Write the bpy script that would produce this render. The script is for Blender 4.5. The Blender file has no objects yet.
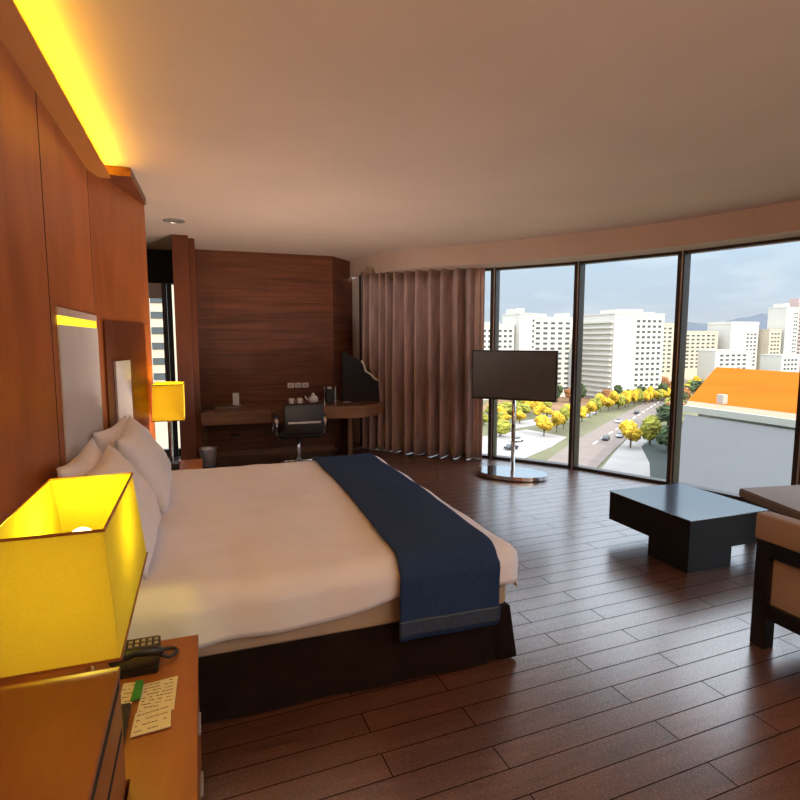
import bpy, bmesh, math, random
from mathutils import Vector, Matrix, noise
random.seed(7)
S = bpy.context.scene
COL = S.collection
PI = math.pi
OFF = {}

# ------------------------------------------------------------ materials
def new_mat(name):
    m = bpy.data.materials.new(name); m.use_nodes = True
    nt = m.node_tree
    return m, nt, nt.nodes['Principled BSDF']

def mat(name, c, rough=.6, metal=0, var=.08, scale=8, bump=0, bscale=60, spec=.5, stretch=(1, 1, 1), emis=None, estr=0, sheen=0):
    m, nt, b = new_mat(name)
    N, L = nt.nodes, nt.links
    tc = N.new('ShaderNodeTexCoord'); mp = N.new('ShaderNodeMapping'); mp.inputs['Scale'].default_value = stretch
    L.new(tc.outputs['Object'], mp.inputs['Vector'])
    nz = N.new('ShaderNodeTexNoise'); nz.inputs['Scale'].default_value = scale; nz.inputs['Detail'].default_value = 5
    L.new(mp.outputs[0], nz.inputs['Vector'])
    cr = N.new('ShaderNodeValToRGB')
    cr.color_ramp.elements[0].position = .3; cr.color_ramp.elements[1].position = .7
    cr.color_ramp.elements[0].color = [max(0, x * (1 - var)) for x in c] + [1]
    cr.color_ramp.elements[1].color = [min(1, x * (1 + var)) for x in c] + [1]
    L.new(nz.outputs['Fac'], cr.inputs['Fac']); L.new(cr.outputs['Color'], b.inputs['Base Color'])
    b.inputs['Roughness'].default_value = rough; b.inputs['Metallic'].default_value = metal
    b.inputs['Specular IOR Level'].default_value = spec
    if sheen: b.inputs['Sheen Weight'].default_value = sheen
    if bump:
        n2 = N.new('ShaderNodeTexNoise'); n2.inputs['Scale'].default_value = bscale
        L.new(mp.outputs[0], n2.inputs['Vector'])
        bp = N.new('ShaderNodeBump'); bp.inputs['Strength'].default_value = bump; bp.inputs['Distance'].default_value = .01
        L.new(n2.outputs['Fac'], bp.inputs['Height']); L.new(bp.outputs[0], b.inputs['Normal'])
    if emis:
        b.inputs['Emission Color'].default_value = (*emis, 1); b.inputs['Emission Strength'].default_value = estr
    return m

def wood(name, c1, c2, stretch=(1, 1, 12), scale=3, rough=.4, plank=None, spec=.5, coat=0):
    """grain runs across the large stretch; plank=(w,h,axes) adds joints"""
    m, nt, b = new_mat(name)
    N, L = nt.nodes, nt.links
    tc = N.new('ShaderNodeTexCoord'); mp = N.new('ShaderNodeMapping'); mp.inputs['Scale'].default_value = stretch
    L.new(tc.outputs['Object'], mp.inputs['Vector'])
    nz = N.new('ShaderNodeTexNoise'); nz.inputs['Scale'].default_value = scale; nz.inputs['Detail'].default_value = 8
    nz.inputs['Roughness'].default_value = .65; nz.inputs['Distortion'].default_value = .6
    L.new(mp.outputs[0], nz.inputs['Vector'])
    cr = N.new('ShaderNodeValToRGB')
    cr.color_ramp.elements[0].position = .32; cr.color_ramp.elements[1].position = .68
    cr.color_ramp.elements[0].color = (*c1, 1); cr.color_ramp.elements[1].color = (*c2, 1)
    L.new(nz.outputs['Fac'], cr.inputs['Fac'])
    col = cr.outputs['Color']
    if plank:
        length, width, rotx, mortar, dark = plank
        m2 = N.new('ShaderNodeMapping'); m2.inputs['Rotation'].default_value = rotx
        L.new(tc.outputs['Object'], m2.inputs['Vector'])
        br = N.new('ShaderNodeTexBrick')
        br.inputs['Scale'].default_value = 1; br.inputs['Brick Width'].default_value = length
        br.inputs['Row Height'].default_value = width; br.inputs['Mortar Size'].default_value = mortar
        br.inputs['Mortar Smooth'].default_value = .2
        br.offset = .37
        br.inputs['Color1'].default_value = (.86, .86, .86, 1); br.inputs['Color2'].default_value = (1.12, 1.12, 1.12, 1)
        br.inputs['Mortar'].default_value = (dark, dark, dark, 1)
        L.new(m2.outputs[0], br.inputs['Vector'])
        mx = N.new('ShaderNodeMix'); mx.data_type = 'RGBA'; mx.blend_type = 'MULTIPLY'; mx.inputs[0].default_value = 1
        L.new(col, mx.inputs[6]); L.new(br.outputs['Color'], mx.inputs[7])
        col = mx.outputs[2]
        bp = N.new('ShaderNodeBump'); bp.inputs['Strength'].default_value = .25; bp.inputs['Distance'].default_value = .002; bp.invert = True
        L.new(br.outputs['Fac'], bp.inputs['Height']); L.new(bp.outputs[0], b.inputs['Normal'])
        if coat:
            mr = N.new('ShaderNodeMapRange'); mr.inputs[3].default_value = coat; mr.inputs[4].default_value = 0
            L.new(br.outputs['Fac'], mr.inputs[0]); L.new(mr.outputs[0], b.inputs['Coat Weight'])
            m3 = N.new('ShaderNodeMapRange'); m3.inputs[3].default_value = spec; m3.inputs[4].default_value = 0
            L.new(br.outputs['Fac'], m3.inputs[0]); L.new(m3.outputs[0], b.inputs['Specular IOR Level'])
            n3 = N.new('ShaderNodeTexNoise'); n3.inputs['Scale'].default_value = 60; n3.inputs['Detail'].default_value = 3
            L.new(mp.outputs[0], n3.inputs['Vector'])
            r3 = N.new('ShaderNodeMapRange'); r3.inputs[3].default_value = .14; r3.inputs[4].default_value = .36
            L.new(n3.outputs['Fac'], r3.inputs[0]); L.new(r3.outputs[0], b.inputs['Coat Roughness'])
    L.new(col, b.inputs['Base Color'])
    b.inputs['Roughness'].default_value = rough; b.inputs['Specular IOR Level'].default_value = spec
    if coat: b.inputs['Coat IOR'].default_value = 1.95
    return m

def glow(name, c, s):
    m = bpy.data.materials.new(name); m.use_nodes = True
    nt = m.node_tree; nt.nodes.clear()
    e = nt.nodes.new('ShaderNodeEmission'); e.inputs[0].default_value = (*c, 1); e.inputs[1].default_value = s
    o = nt.nodes.new('ShaderNodeOutputMaterial'); nt.links.new(e.outputs[0], o.inputs[0])
    return m

def shade_mat(name, c, tr):
    m = bpy.data.materials.new(name); m.use_nodes = True
    nt = m.node_tree; nt.nodes.clear(); N = nt.nodes; L = nt.links
    d = N.new('ShaderNodeBsdfDiffuse'); t = N.new('ShaderNodeBsdfTranslucent')
    tc = N.new('ShaderNodeTexCoord'); nz = N.new('ShaderNodeTexNoise'); nz.inputs['Scale'].default_value = 220
    L.new(tc.outputs['Object'], nz.inputs['Vector'])
    cr = N.new('ShaderNodeValToRGB')
    cr.color_ramp.elements[0].color = [x * .9 for x in c] + [1]; cr.color_ramp.elements[1].color = [min(1, x * 1.08) for x in c] + [1]
    L.new(nz.outputs['Fac'], cr.inputs['Fac'])
    L.new(cr.outputs[0], d.inputs[0]); L.new(cr.outputs[0], t.inputs[0])
    mx = N.new('ShaderNodeMixShader'); mx.inputs[0].default_value = tr
    o = N.new('ShaderNodeOutputMaterial')
    L.new(d.outputs[0], mx.inputs[1]); L.new(t.outputs[0], mx.inputs[2]); L.new(mx.outputs[0], o.inputs[0])
    return m

def glass_mat():
    m = bpy.data.materials.new('window_glass'); m.use_nodes = True
    nt = m.node_tree; nt.nodes.clear(); N = nt.nodes; L = nt.links
    t = N.new('ShaderNodeBsdfTransparent'); t.inputs[0].default_value = (.95, .97, .97, 1)
    g = N.new('ShaderNodeBsdfGlossy'); g.inputs['Roughness'].default_value = .02
    fr = N.new('ShaderNodeFresnel'); fr.inputs[0].default_value = 1.08
    mx = N.new('ShaderNodeMixShader'); o = N.new('ShaderNodeOutputMaterial')
    L.new(fr.outputs[0], mx.inputs[0]); L.new(t.outputs[0], mx.inputs[1]); L.new(g.outputs[0], mx.inputs[2]); L.new(mx.outputs[0], o.inputs[0])
    return m

M = {}
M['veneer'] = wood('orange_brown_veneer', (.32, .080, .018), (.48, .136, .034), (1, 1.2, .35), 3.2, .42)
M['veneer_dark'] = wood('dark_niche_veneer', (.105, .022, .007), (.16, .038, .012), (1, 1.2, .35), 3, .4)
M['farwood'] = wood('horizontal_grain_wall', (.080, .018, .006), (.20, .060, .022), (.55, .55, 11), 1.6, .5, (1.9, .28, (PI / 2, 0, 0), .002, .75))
M['deskwood'] = wood('desk_veneer', (.22, .10, .05), (.34, .17, .09), (1, 1, 9), 2, .4)
M['deskdark'] = wood('desk_veneer_brown', (.13, .055, .028), (.22, .10, .05), (1, 1, 9), 2, .4)
M['nightwood'] = wood('nightstand_veneer', (.25, .075, .018), (.35, .12, .03), (1.5, .4, 1), 4, .35)
M['cabwood'] = wood('cabinet_veneer', (.24, .085, .022), (.34, .13, .035), (1.5, .4, 1), 3, .42)
M['ledgewood'] = wood('ledge_veneer', (.42, .15, .03), (.52, .20, .045), (1.5, .4, 1), 3, .42)  # cabinet veneer brightened: lamplight under the ledge put into the colour
M['floor'] = wood('plank_floor', (.075, .030, .018), (.15, .064, .040), (1.3, 10, 1), 2.2, .30, (1.15, .128, (0, 0, math.radians(-2.4)), .0029, .13), .6, .9)
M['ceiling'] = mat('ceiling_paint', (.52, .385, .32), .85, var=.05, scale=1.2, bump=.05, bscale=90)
M['white_wall'] = mat('white_wall_paint', (.66, .60, .57), .8, var=.03)
M['black'] = mat('black_lacquer', (.006, .005, .005), .35, var=.3)
M['blackleather'] = mat('black_leather', (.012, .010, .010), .35, bump=.3, bscale=120)
M['darkgap'] = mat('dark_gap', (.01, .007, .006), .8)
M['chrome'] = mat('chrome', (.72, .72, .74), .08, 1, var=.02)
M['steel'] = mat('brushed_steel', (.48, .46, .44), .35, .7, var=.08, stretch=(1, 1, .1))
M['mullion'] = mat('bronze_mullion', (.050, .038, .034), .35, .4, var=.1)
M['mullight'] = mat('aluminium_bead', (.55, .52, .5), .3, .7, var=.05)
M['duvet'] = mat('white_duvet_cotton', (.84, .86, .97), .9, var=.03, scale=5, bump=.12, bscale=14, sheen=.2)
M['mattress'] = mat('beige_mattress', (.45, .36, .28), .9, var=.05, bump=.1, bscale=150)
M['pillow'] = mat('white_pillowcase', (.80, .80, .88), .9, var=.03, scale=6, bump=.2, bscale=10, sheen=.2)
M['skirt'] = mat('dark_brown_bed_skirt', (.014, .008, .007), .85, var=.3, bump=.2, bscale=80, spec=.1)
M['navy'] = mat('navy_runner_weave', (.022, .050, .135), .8, var=.30, scale=150, bump=.3, bscale=260, spec=.15)
M['satin'] = mat('navy_satin_band', (.020, .04, .085), .4, var=.3, scale=40, stretch=(1, 6, 1))
M['curtain'] = mat('mauve_curtain', (.43, .30, .285), .75, var=.25, scale=12, stretch=(1, 1, .2), sheen=.3)
M['sheer'] = mat('pinkish_lining', (.55, .40, .36), .8, var=.08)
M['granite'] = mat('dark_slate_lacquer', (.012, .012, .014), .45, var=.35, scale=70, spec=.25)
M['tabletop'] = mat('polished_slate_top', (.02, .055, .10), .14, var=.2, scale=30, spec=1.0)
M['tabletop'].node_tree.nodes['Principled BSDF'].inputs['IOR'].default_value = 2.0
M['beige'] = mat('beige_upholstery', (.34, .265, .225), .85, var=.08, bump=.2, bscale=160)
M['taupe'] = mat('taupe_cushion', (.19, .145, .12), .8, var=.08, bump=.15, bscale=150)
M['screen'] = mat('tv_screen', (.085, .092, .100), .5, var=.1, spec=.5)
M['plastic'] = mat('black_plastic', (.012, .009, .009), .35, var=.2)
M['btn'] = mat('grey_keys', (.35, .30, .28), .5)
M['paper'] = mat('printed_paper', (.66, .56, .42), .85, var=.03)
M['ink'] = mat('ink', (.10, .07, .05), .8)
M['green'] = mat('green_card', (.03, .22, .03), .6)
M['whiteplastic'] = mat('white_plastic', (.75, .72, .70), .4, var=.02)
M['pad_white'] = mat('white_headboard_leather', (.64, .585, .595), .6, var=.04, scale=4, bump=.15, bscale=60)
M['porcelain'] = mat('white_porcelain', (.8, .78, .76), .25, var=.01)
M['cloth_dark'] = mat('dark_navy_board', (.012, .010, .014), .8, var=.2)
M['shade'] = shade_mat('yellow_shade_fabric', (.88, .78, .13), .5)
M['shade2'] = shade_mat('amber_shade_fabric', (.88, .74, .12), .5)
M['bulb'] = glow('lamp_bulb_glow', (1, .8, .3), 9)
M['strip'] = glow('cove_strip_glow', (1, .62, .0), 85)
M['downlight'] = glow('downlight_glow', (1, .75, .5), 14)  # glow of the added ceiling lights behind the camera
M['nichelight'] = glow('headboard_light_glow', (1, .72, .03), 1.6)
M['glass'] = glass_mat()

# ------------------------------------------------------------ mesh helpers
def box(bm, x0, x1, y0, y1, z0, z1):
    v = [bm.verts.new(p) for p in ((x0, y0, z0), (x1, y0, z0), (x1, y1, z0), (x0, y1, z0), (x0, y0, z1), (x1, y0, z1), (x1, y1, z1), (x0, y1, z1))]
    for f in ((3, 2, 1, 0), (4, 5, 6, 7), (0, 1, 5, 4), (1, 2, 6, 5), (2, 3, 7, 6), (3, 0, 4, 7)):
        bm.faces.new([v[i] for i in f])
    return bm

def bx(x0, x1, y0, y1, z0, z1, bev=0, seg=2):
    bm = bmesh.new(); box(bm, x0, x1, y0, y1, z0, z1)
    if bev: bmesh.ops.bevel(bm, geom=bm.edges[:], offset=bev, segments=seg, profile=.6, affect='EDGES')
    return bm

def prism(pts, z0, z1, bev=0):
    bm = bmesh.new()
    lo = [bm.verts.new((x, y, z0)) for x, y in pts]; hi = [bm.verts.new((x, y, z1)) for x, y in pts]
    n = len(pts)
    bm.faces.new(lo[::-1]); bm.faces.new(hi)
    for i in range(n): bm.faces.new((lo[i], lo[(i + 1) % n], hi[(i + 1) % n], hi[i]))
    bmesh.ops.recalc_face_normals(bm, faces=bm.faces[:])
    if bev: bmesh.ops.bevel(bm, geom=bm.edges[:], offset=bev, segments=2, affect='EDGES')
    return bm

def poly3(faces_pts, bm=None):
    bm = bm or bmesh.new()
    for f in faces_pts: bm.faces.new([bm.verts.new(p) for p in f])
    bmesh.ops.remove_doubles(bm, verts=bm.verts[:], dist=1e-5)
    return bm

def cyl(cx, cy, z0, z1, r, r2=None, n=32, bm=None, sx=1, sy=1, rot=0):
    bm = bm or bmesh.new(); r2 = r if r2 is None else r2
    def ring(z, rr):
        o = []
        for i in range(n):
            a = 2 * PI * i / n; x, y = rr * sx * math.cos(a), rr * sy * math.sin(a)
            o.append(bm.verts.new((cx + x * math.cos(rot) - y * math.sin(rot), cy + x * math.sin(rot) + y * math.cos(rot), z)))
        return o
    a, b = ring(z0, r), ring(z1, r2)
    bm.faces.new(a[::-1]); bm.faces.new(b)
    for i in range(n): bm.faces.new((a[i], a[(i + 1) % n], b[(i + 1) % n], b[i]))
    return bm

def lathe(cx, cy, prof, n=28, bm=None):
    bm = bm or bmesh.new(); rings = []
    for r, z in prof:
        rings.append([bm.verts.new((cx + r * math.cos(2 * PI * i / n), cy + r * math.sin(2 * PI * i / n), z)) for i in range(n)])
    for a, b in zip(rings, rings[1:]):
        for i in range(n): bm.faces.new((a[i], a[(i + 1) % n], b[(i + 1) % n], b[i]))
    bm.faces.new(rings[0][::-1]); bm.faces.new(rings[-1])
    return bm

def tube(pts, r, n=10, bm=None):
    bm = bm or bmesh.new(); P = [Vector(p) for p in pts]; prev = None
    for i, p in enumerate(P):
        d = (P[min(i + 1, len(P) - 1)] - P[max(i - 1, 0)]).normalized()
        u = d.cross(Vector((0, 0, 1)))
        if u.length < .05: u = d.cross(Vector((1, 0, 0)))
        u.normalize(); w = d.cross(u)
        ring = [bm.verts.new(p + u * r * math.cos(2 * PI * k / n) + w * r * math.sin(2 * PI * k / n)) for k in range(n)]
        if prev:
            for k in range(n): bm.faces.new((prev[k], prev[(k + 1) % n], ring[(k + 1) % n], ring[k]))
        else: bm.faces.new(ring[::-1])
        prev = ring
    bm.faces.new(prev)
    return bm

def rotz(bm, a, c=(0, 0, 0)):
    bmesh.ops.rotate(bm, verts=bm.verts[:], cent=c, matrix=Matrix.Rotation(a, 3, 'Z')); return bm
def move(bm, v): bmesh.ops.translate(bm, verts=bm.verts[:], vec=v); return bm

def obj(name, bm, m, parent=None, smooth=False, local=False):
    me = bpy.data.meshes.new(name)
    bmesh.ops.recalc_face_normals(bm, faces=bm.faces[:])
    if parent is None:
        xs = [v.co.x for v in bm.verts]; ys = [v.co.y for v in bm.verts]; zs = [v.co.z for v in bm.verts]
        o = Vector(((min(xs) + max(xs)) / 2, (min(ys) + max(ys)) / 2, min(zs)))
    else: o = OFF.get(parent.name, Vector((0, 0, 0)))
    if local: o = Vector((0, 0, 0))
    bmesh.ops.translate(bm, verts=bm.verts[:], vec=-o)
    bm.to_mesh(me); bm.free()
    if smooth:
        for p in me.polygons: p.use_smooth = True
    ob = bpy.data.objects.new(name, me); COL.objects.link(ob)
    if m: me.materials.append(M[m] if isinstance(m, str) else m)
    if parent: ob.parent = parent; OFF[ob.name] = o
    else: ob.location = o; OFF[ob.name] = o
    return ob

def tag(o, label=None, cat=None, group=None, kind=None):
    if label: o['label'] = label
    if cat: o['category'] = cat
    if group: o['group'] = group
    if kind: o['kind'] = kind
    return o

def thing(name, loc, label=None, cat=None, group=None):
    o = bpy.data.objects.new(name, None); o.empty_display_size = .1
    COL.objects.link(o); o.location = loc; OFF[o.name] = Vector(loc)
    return tag(o, label, cat, group)

def struct(name, bm, m, parent=None, smooth=False):
    o = obj(name, bm, m, parent, smooth)
    if parent is None: o['kind'] = 'structure'
    return o

def copy_tree(o, parent=None):
    c = o.copy(); COL.objects.link(c)
    if parent: c.parent = parent
    for ch in o.children: copy_tree(ch, c)
    return c

def subsurf(o, n=2):
    m = o.modifiers.new('sub', 'SUBSURF'); m.levels = n; m.render_levels = n
def solidify(o, t, off=-1):
    m = o.modifiers.new('sol', 'SOLIDIFY'); m.thickness = t; m.offset = off

# ------------------------------------------------------------ camera
p = math.atan(61 / 560); yaw = math.atan(200 / 563)
cam = bpy.data.cameras.new('camera'); co = bpy.data.objects.new('camera', cam); COL.objects.link(co)
cam.sensor_width = 36; cam.lens = 560 / 800 * 36; cam.clip_start = .05; cam.clip_end = 8000
co.location = (0, 0, 1.62); co.rotation_euler = (PI / 2 - p, 0, -yaw)
S.camera = co
S.view_settings.view_transform = 'Standard'; S.view_settings.look = 'None'; S.view_settings.gamma = 1
S.view_settings.exposure = .3

# ------------------------------------------------------------ room shell
WIN = [(2.31, 8.13), (2.93, 7.46), (3.71, 6.681), (4.382, 5.808), (4.906, 4.742), (5.26, 3.6), (5.46, 2.42), (5.56, 1.2), (5.6, 0), (5.6, -1.2), (5.6, -2.4)]
HEAD = 2.55
def off_in(pts, d):
    out = []
    for i, pt in enumerate(pts):
        a = Vector(pts[max(i - 1, 0)]); b = Vector(pts[min(i + 1, len(pts) - 1)])
        t = (b - a).normalized(); n = Vector((-t.y, t.x))       # outward (+x, +y)
        out.append((pt[0] - n.x * d, pt[1] - n.y * d))
    return out
outer = off_in(WIN, -.12)
_unused = [(-.65, -3.5), (5.46 + .1, -3.5), (5.56, 2.42)] + outer[::-1][1:] + [(2.2, 8.7), (-1.3, 8.7), (-1.3, 5.25), (-.65, 5.25)]
fl = struct('floor', prism([(-1.4, -3.6), (5.72, -3.6), (5.72, -2.4)] + outer[::-1][1:] + [(2.2, 8.9), (-1.4, 8.9)], -.3, 0), 'floor')
# keep the planks' texture frame aligned with the room
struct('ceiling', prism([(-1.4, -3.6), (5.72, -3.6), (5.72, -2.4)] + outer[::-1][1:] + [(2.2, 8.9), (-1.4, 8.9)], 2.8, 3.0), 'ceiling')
inner = None
def smooth_path(pts, n):
    out = []
    P = [Vector(q) for q in pts]
    P = [P[0] * 2 - P[1]] + P + [P[-1] * 2 - P[-2]]
    segs = len(P) - 3
    for k in range(n + 1):
        u = k / n * segs; i = min(int(u), segs - 1); t = u - i
        p0, p1, p2, p3 = P[i:i + 4]
        out.append(.5 * ((2 * p1) + (p2 - p0) * t + (2 * p0 - 5 * p1 + 4 * p2 - p3) * t * t + (3 * p1 - p0 - 3 * p2 + p3) * t ** 3))
    return out
inner = [tuple(q) for q in smooth_path([(2.2, 8.5), (2.62, 7.2), (3.35, 6.35), (3.93, 5.55), (4.52, 4.58), (4.88, 3.5), (5.06, 2.4), (5.16, 1.2), (5.2, 0), (5.2, -2.4)], 60)]
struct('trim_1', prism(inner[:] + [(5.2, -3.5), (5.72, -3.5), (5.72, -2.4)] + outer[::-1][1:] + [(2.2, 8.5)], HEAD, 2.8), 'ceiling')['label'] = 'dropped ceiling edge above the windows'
# bed wall: straight part then a slanted part towards the far corner
wl = struct('wall_left', bx(-.85, -.65, -3.5, 4.25, 0, 2.8), 'veneer')
seam = bmesh.new()
for y in (3.02, 4.22): box(seam, -.651, -.6485, y - .004, y + .004, 0, 2.72)
struct('seam', seam, 'darkgap', wl)
S0 = Vector((-.65, 4.25)); S1 = Vector((-.40, 5.3))
sd = (S1 - S0).normalized(); sn = Vector((sd.y, -sd.x)); sl = (S1 - S0).length
ws = struct('wall_left_slanted', prism([tuple(S0), tuple(S1), (-.60, 5.3), (-.85, 4.25)], 0, 2.8), 'veneer')
def slant(s0, s1, z0, z1, d0, d1):
    q = [S0 + sd * s0 + sn * d0, S0 + sd * s1 + sn * d0, S0 + sd * s1 + sn * d1, S0 + sd * s0 + sn * d1]
    return prism([tuple(a) for a in q], z0, z1)
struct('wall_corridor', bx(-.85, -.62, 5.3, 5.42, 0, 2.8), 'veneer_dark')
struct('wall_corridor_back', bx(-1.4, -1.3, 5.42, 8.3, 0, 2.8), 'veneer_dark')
struct('wall_right', bx(5.52, 5.72, -3.5, -2.4, 0, 2.55), 'white_wall')
struct('wall_back', bx(-.85, 5.72, -3.6, -3.5, 0, 2.8), 'white_wall')
FW = 8.05
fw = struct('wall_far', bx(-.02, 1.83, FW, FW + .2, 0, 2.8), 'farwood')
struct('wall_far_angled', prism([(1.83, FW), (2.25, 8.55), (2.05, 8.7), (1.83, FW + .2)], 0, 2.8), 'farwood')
struct('trim_2', prism([(2.25, 8.55), (2.31, 8.16), (2.42, 8.20), (2.36, 8.65)], 0, HEAD), 'white_wall')
struct('wall_far_left', prism([(-1.4, 8.3), (-.66, 8.3), (-.66, 8.45), (-1.4, 8.45)], 0, 2.8), 'veneer_dark')
struct('wall_far_header', bx(-.66, -.02, 8.25, 8.4, 2.36, 2.8), 'darkgap')
# wooden post in front of the corridor window
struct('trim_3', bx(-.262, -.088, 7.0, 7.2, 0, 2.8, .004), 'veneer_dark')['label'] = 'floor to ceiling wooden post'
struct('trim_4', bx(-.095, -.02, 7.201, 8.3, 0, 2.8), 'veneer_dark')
struct('baseboard_far', bx(-.02, 1.83, FW - .015, FW, 0, .07), 'deskdark')
# cove: wooden ledge with a light strip on top, then a deeper wooden soffit
lg = struct('trim_5', bx(-.65, -.535, -3.5, 4.42, 2.715, 2.727), 'ledgewood'); lg['label'] = 'wooden light ledge along the top of the bed wall'
struct('light_strip', bx(-.59, -.562, -3.4, 4.35, 2.7275, 2.733), 'strip', lg)
struct('trim_6', prism([(-.65, 4.425), (-.41, 4.425), (-.385, 5.3), (-.60, 5.3)], 2.74, 2.799), 'veneer_dark')['label'] = 'wooden soffit past the end of the light ledge'

# headboard pads and dark niche
hb = thing('headboard', (-.64, 3.7, 0), 'white padded headboard panels with lit strip set in the wooden bed wall', 'headboard')
obj('pad', bx(-.6495, -.638, 3.12, 4.21, .35, 1.69, .004), 'pad_white', hb)
obj('top_band', bx(-.6495, -.640, 3.12, 4.21, 1.735, 1.775), 'sheer', hb)
obj('light', bx(-.6495, -.641, 3.14, 4.19, 1.69, 1.735), 'nichelight', hb)['label'] = 'yellow light slot'
nb = thing('headboard_wing', (-.52, 4.8, 0), 'dark wooden wing panel with narrow white strip beside the headboard', 'headboard')
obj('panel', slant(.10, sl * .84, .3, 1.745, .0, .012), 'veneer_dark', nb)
obj('white_strip', slant(.22, .50, .5, 1.46, .012, .028), 'pad_white', nb)

# ------------------------------------------------------------ windows
def seg_box(a, b, s0, s1, d0, d1, z0, z1, bm=None):
    A = Vector(a); B = Vector(b); t = (B - A).normalized(); n = Vector((-t.y, t.x)); Ls = (B - A).length
    if s1 < 0: s1 = Ls + s1
    q = [A + t * s0 + n * d0, A + t * s1 + n * d0, A + t * s1 + n * d1, A + t * s0 + n * d1]
    pr = prism([tuple(v) for v in q], z0, z1)
    return pr
for i in range(len(WIN) - 1):
    a, b = WIN[i], WIN[i + 1]; Ls = (Vector(b) - Vector(a)).length
    w = struct('window_%d' % (i + 1), seg_box(a, b, 0, Ls, -.04, .07, 0, .035), 'mullion')
    struct('head_rail', seg_box(a, b, 0, Ls, -.03, .06, HEAD - .03, HEAD), 'mullion', w)
    struct('mullion', seg_box(a, b, -.038, .038, -.06, .07, .0, HEAD), 'mullion', w)
    struct('bead', seg_box(a, b, .008, .022, -.066, -.06, .0, HEAD), 'mullight', w)
    struct('glass_pane', seg_box(a, b, .04, Ls - .04, .025, .031, .035, HEAD - .03), 'glass', w)
w = struct('window_%d' % len(WIN), bx(-.62, -.30, 8.26, 8.34, 0, .1), 'mullion')
struct('frame', bx(-.66, -.625, 8.26, 8.34, 0, 2.36), 'mullion', w)
struct('mullion', bx(-.46, -.40, 8.22, 8.34, 0, 2.36), 'mullion', w)
struct('blind', bx(-.62, -.46, 8.24, 8.255, 2.16, 2.36), 'white_wall', w)
struct('glass_pane', bx(-.62, -.10, 8.3, 8.306, .1, 2.36), 'glass', w)
dk = tag(obj('curtain', bx(-.39, -.33, 8.10, 8.16, .02, 2.36), 'black'), 'narrow dark drape beside the slim window behind the far lamp', 'curtain')

# ------------------------------------------------------------ curtain
def smooth_path(pts, n):
    out = []
    P = [Vector(q) for q in pts]
    P = [P[0] * 2 - P[1]] + P + [P[-1] * 2 - P[-2]]
    segs = len(P) - 3
    for k in range(n + 1):
        u = k / n * segs; i = min(int(u), segs - 1); t = u - i
        p0, p1, p2, p3 = P[i:i + 4]
        out.append(.5 * ((2 * p1) + (p2 - p0) * t + (2 * p0 - 5 * p1 + 4 * p2 - p3) * t * t + (3 * p1 - p0 - 3 * p2 + p3) * t ** 3))
    return out
def curtain_mesh(pts, n, amp, freq, z0, z1, seed=0):
    path = smooth_path(pts, n); bm = bmesh.new(); rows = []
    NZ = 14
    for j in range(NZ + 1):
        fz = j / NZ; z = z0 + (z1 - z0) * fz; row = []
        for k, q in enumerate(path):
            t = (path[min(k + 1, n)] - path[max(k - 1, 0)]).normalized(); nn = Vector((-t.y, t.x))
            ph = freq * 2 * PI * k / n + 1.3 * noise.noise(Vector((k / n * 6, seed, 0))) * 2
            a = amp * (.75 + .25 * (1 - fz)) * math.sin(ph + .25 * math.sin(fz * 3 + k * .1)) + .012 * noise.noise(Vector((k * .13, fz * 2, seed)))
            q2 = q + nn * a
            row.append(bm.verts.new((q2.x, q2.y, z)))
        rows.append(row)
    for r0, r1 in zip(rows, rows[1:]):
        for k in range(n): bm.faces.new((r0[k], r0[k + 1], r1[k + 1], r1[k]))
    return bm
cu = obj('curtain', curtain_mesh([(2.27, 7.98), (2.46, 7.72), (2.72, 7.42), (3.05, 7.06), (3.45, 6.76)], 320, .125, 11, .008, HEAD - .005, 1), 'curtain', smooth=True)
tag(cu, 'long mauve brown curtain gathered in folds left of the television', 'curtain'); solidify(cu, .006, 0)
c2 = obj('curtain', curtain_mesh([(3.455, 6.80), (3.49, 6.73), (3.55, 6.67)], 60, .02, 3, .008, HEAD - .005, 5), 'sheer', smooth=True)
tag(c2, 'narrow pale pink lining curtain at the window edge of the mauve curtain', 'curtain'); solidify(c2, .005, 0)

# ------------------------------------------------------------ bed
bed = thing('bed', (.5, 3.52, 0), 'large double bed with dark brown skirt under white duvet', 'bed')
BX0, BX1, BY0, BY1 = -.53, 1.435, 2.37, 4.66
def skirt():
    bm = bmesh.new(); pts = []
    def run(a, b, n):
        for k in range(n):
            t = k / n; pts.append((a[0] + (b[0] - a[0]) * t, a[1] + (b[1] - a[1]) * t))
    run((BX0, BY0), (BX1 - .09, BY0), 60); run((BX1 - .09, BY0), (BX1, BY0), 8)
    run((BX1, BY0), (BX1, BY0 + .1), 6); run((BX1, BY0 + .1), (BX1, BY1), 50); run((BX1, BY1), (BX0, BY1), 30); run((BX0, BY1), (BX0, BY0), 20)
    cx, cy = (BX0 + BX1) / 2, (BY0 + BY1) / 2; rows = []
    for j, z in enumerate((.015, .07, .14, .21, .265, .275)):
        row = []
        for k, (x, y) in enumerate(pts):
            fl_ = (1 - z / .275)
            a = .012 * noise.noise(Vector((x * 3, y * 3, 1))) * (fl_ + .2) + .035 * fl_
            dx = 1 if x >= BX1 - 1e-6 else (-1 if x <= BX0 + 1e-6 else 0); dy = 1 if y >= BY1 - 1e-6 else (-1 if y <= BY0 + 1e-6 else 0)
            # an inverted pleat at each foot corner
            for ex, ey in ((BX1 - .10, BY0), (BX1, BY0 + .11)):
                dd = math.hypot(x - ex, y - ey)
                if dd < .035: a -= .03 * (1 - dd / .035)
            if dx < 0: a = 0
            row.append(bm.verts.new((x + dx * a, y + dy * a, z)))
        rows.append(row)
    n = len(pts)
    for r0, r1 in zip(rows, rows[1:]):
        for k in range(n): bm.faces.new((r0[k], r0[(k + 1) % n], r1[(k + 1) % n], r1[k]))
    bm.faces.new(rows[-1])
    return bm
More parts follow.
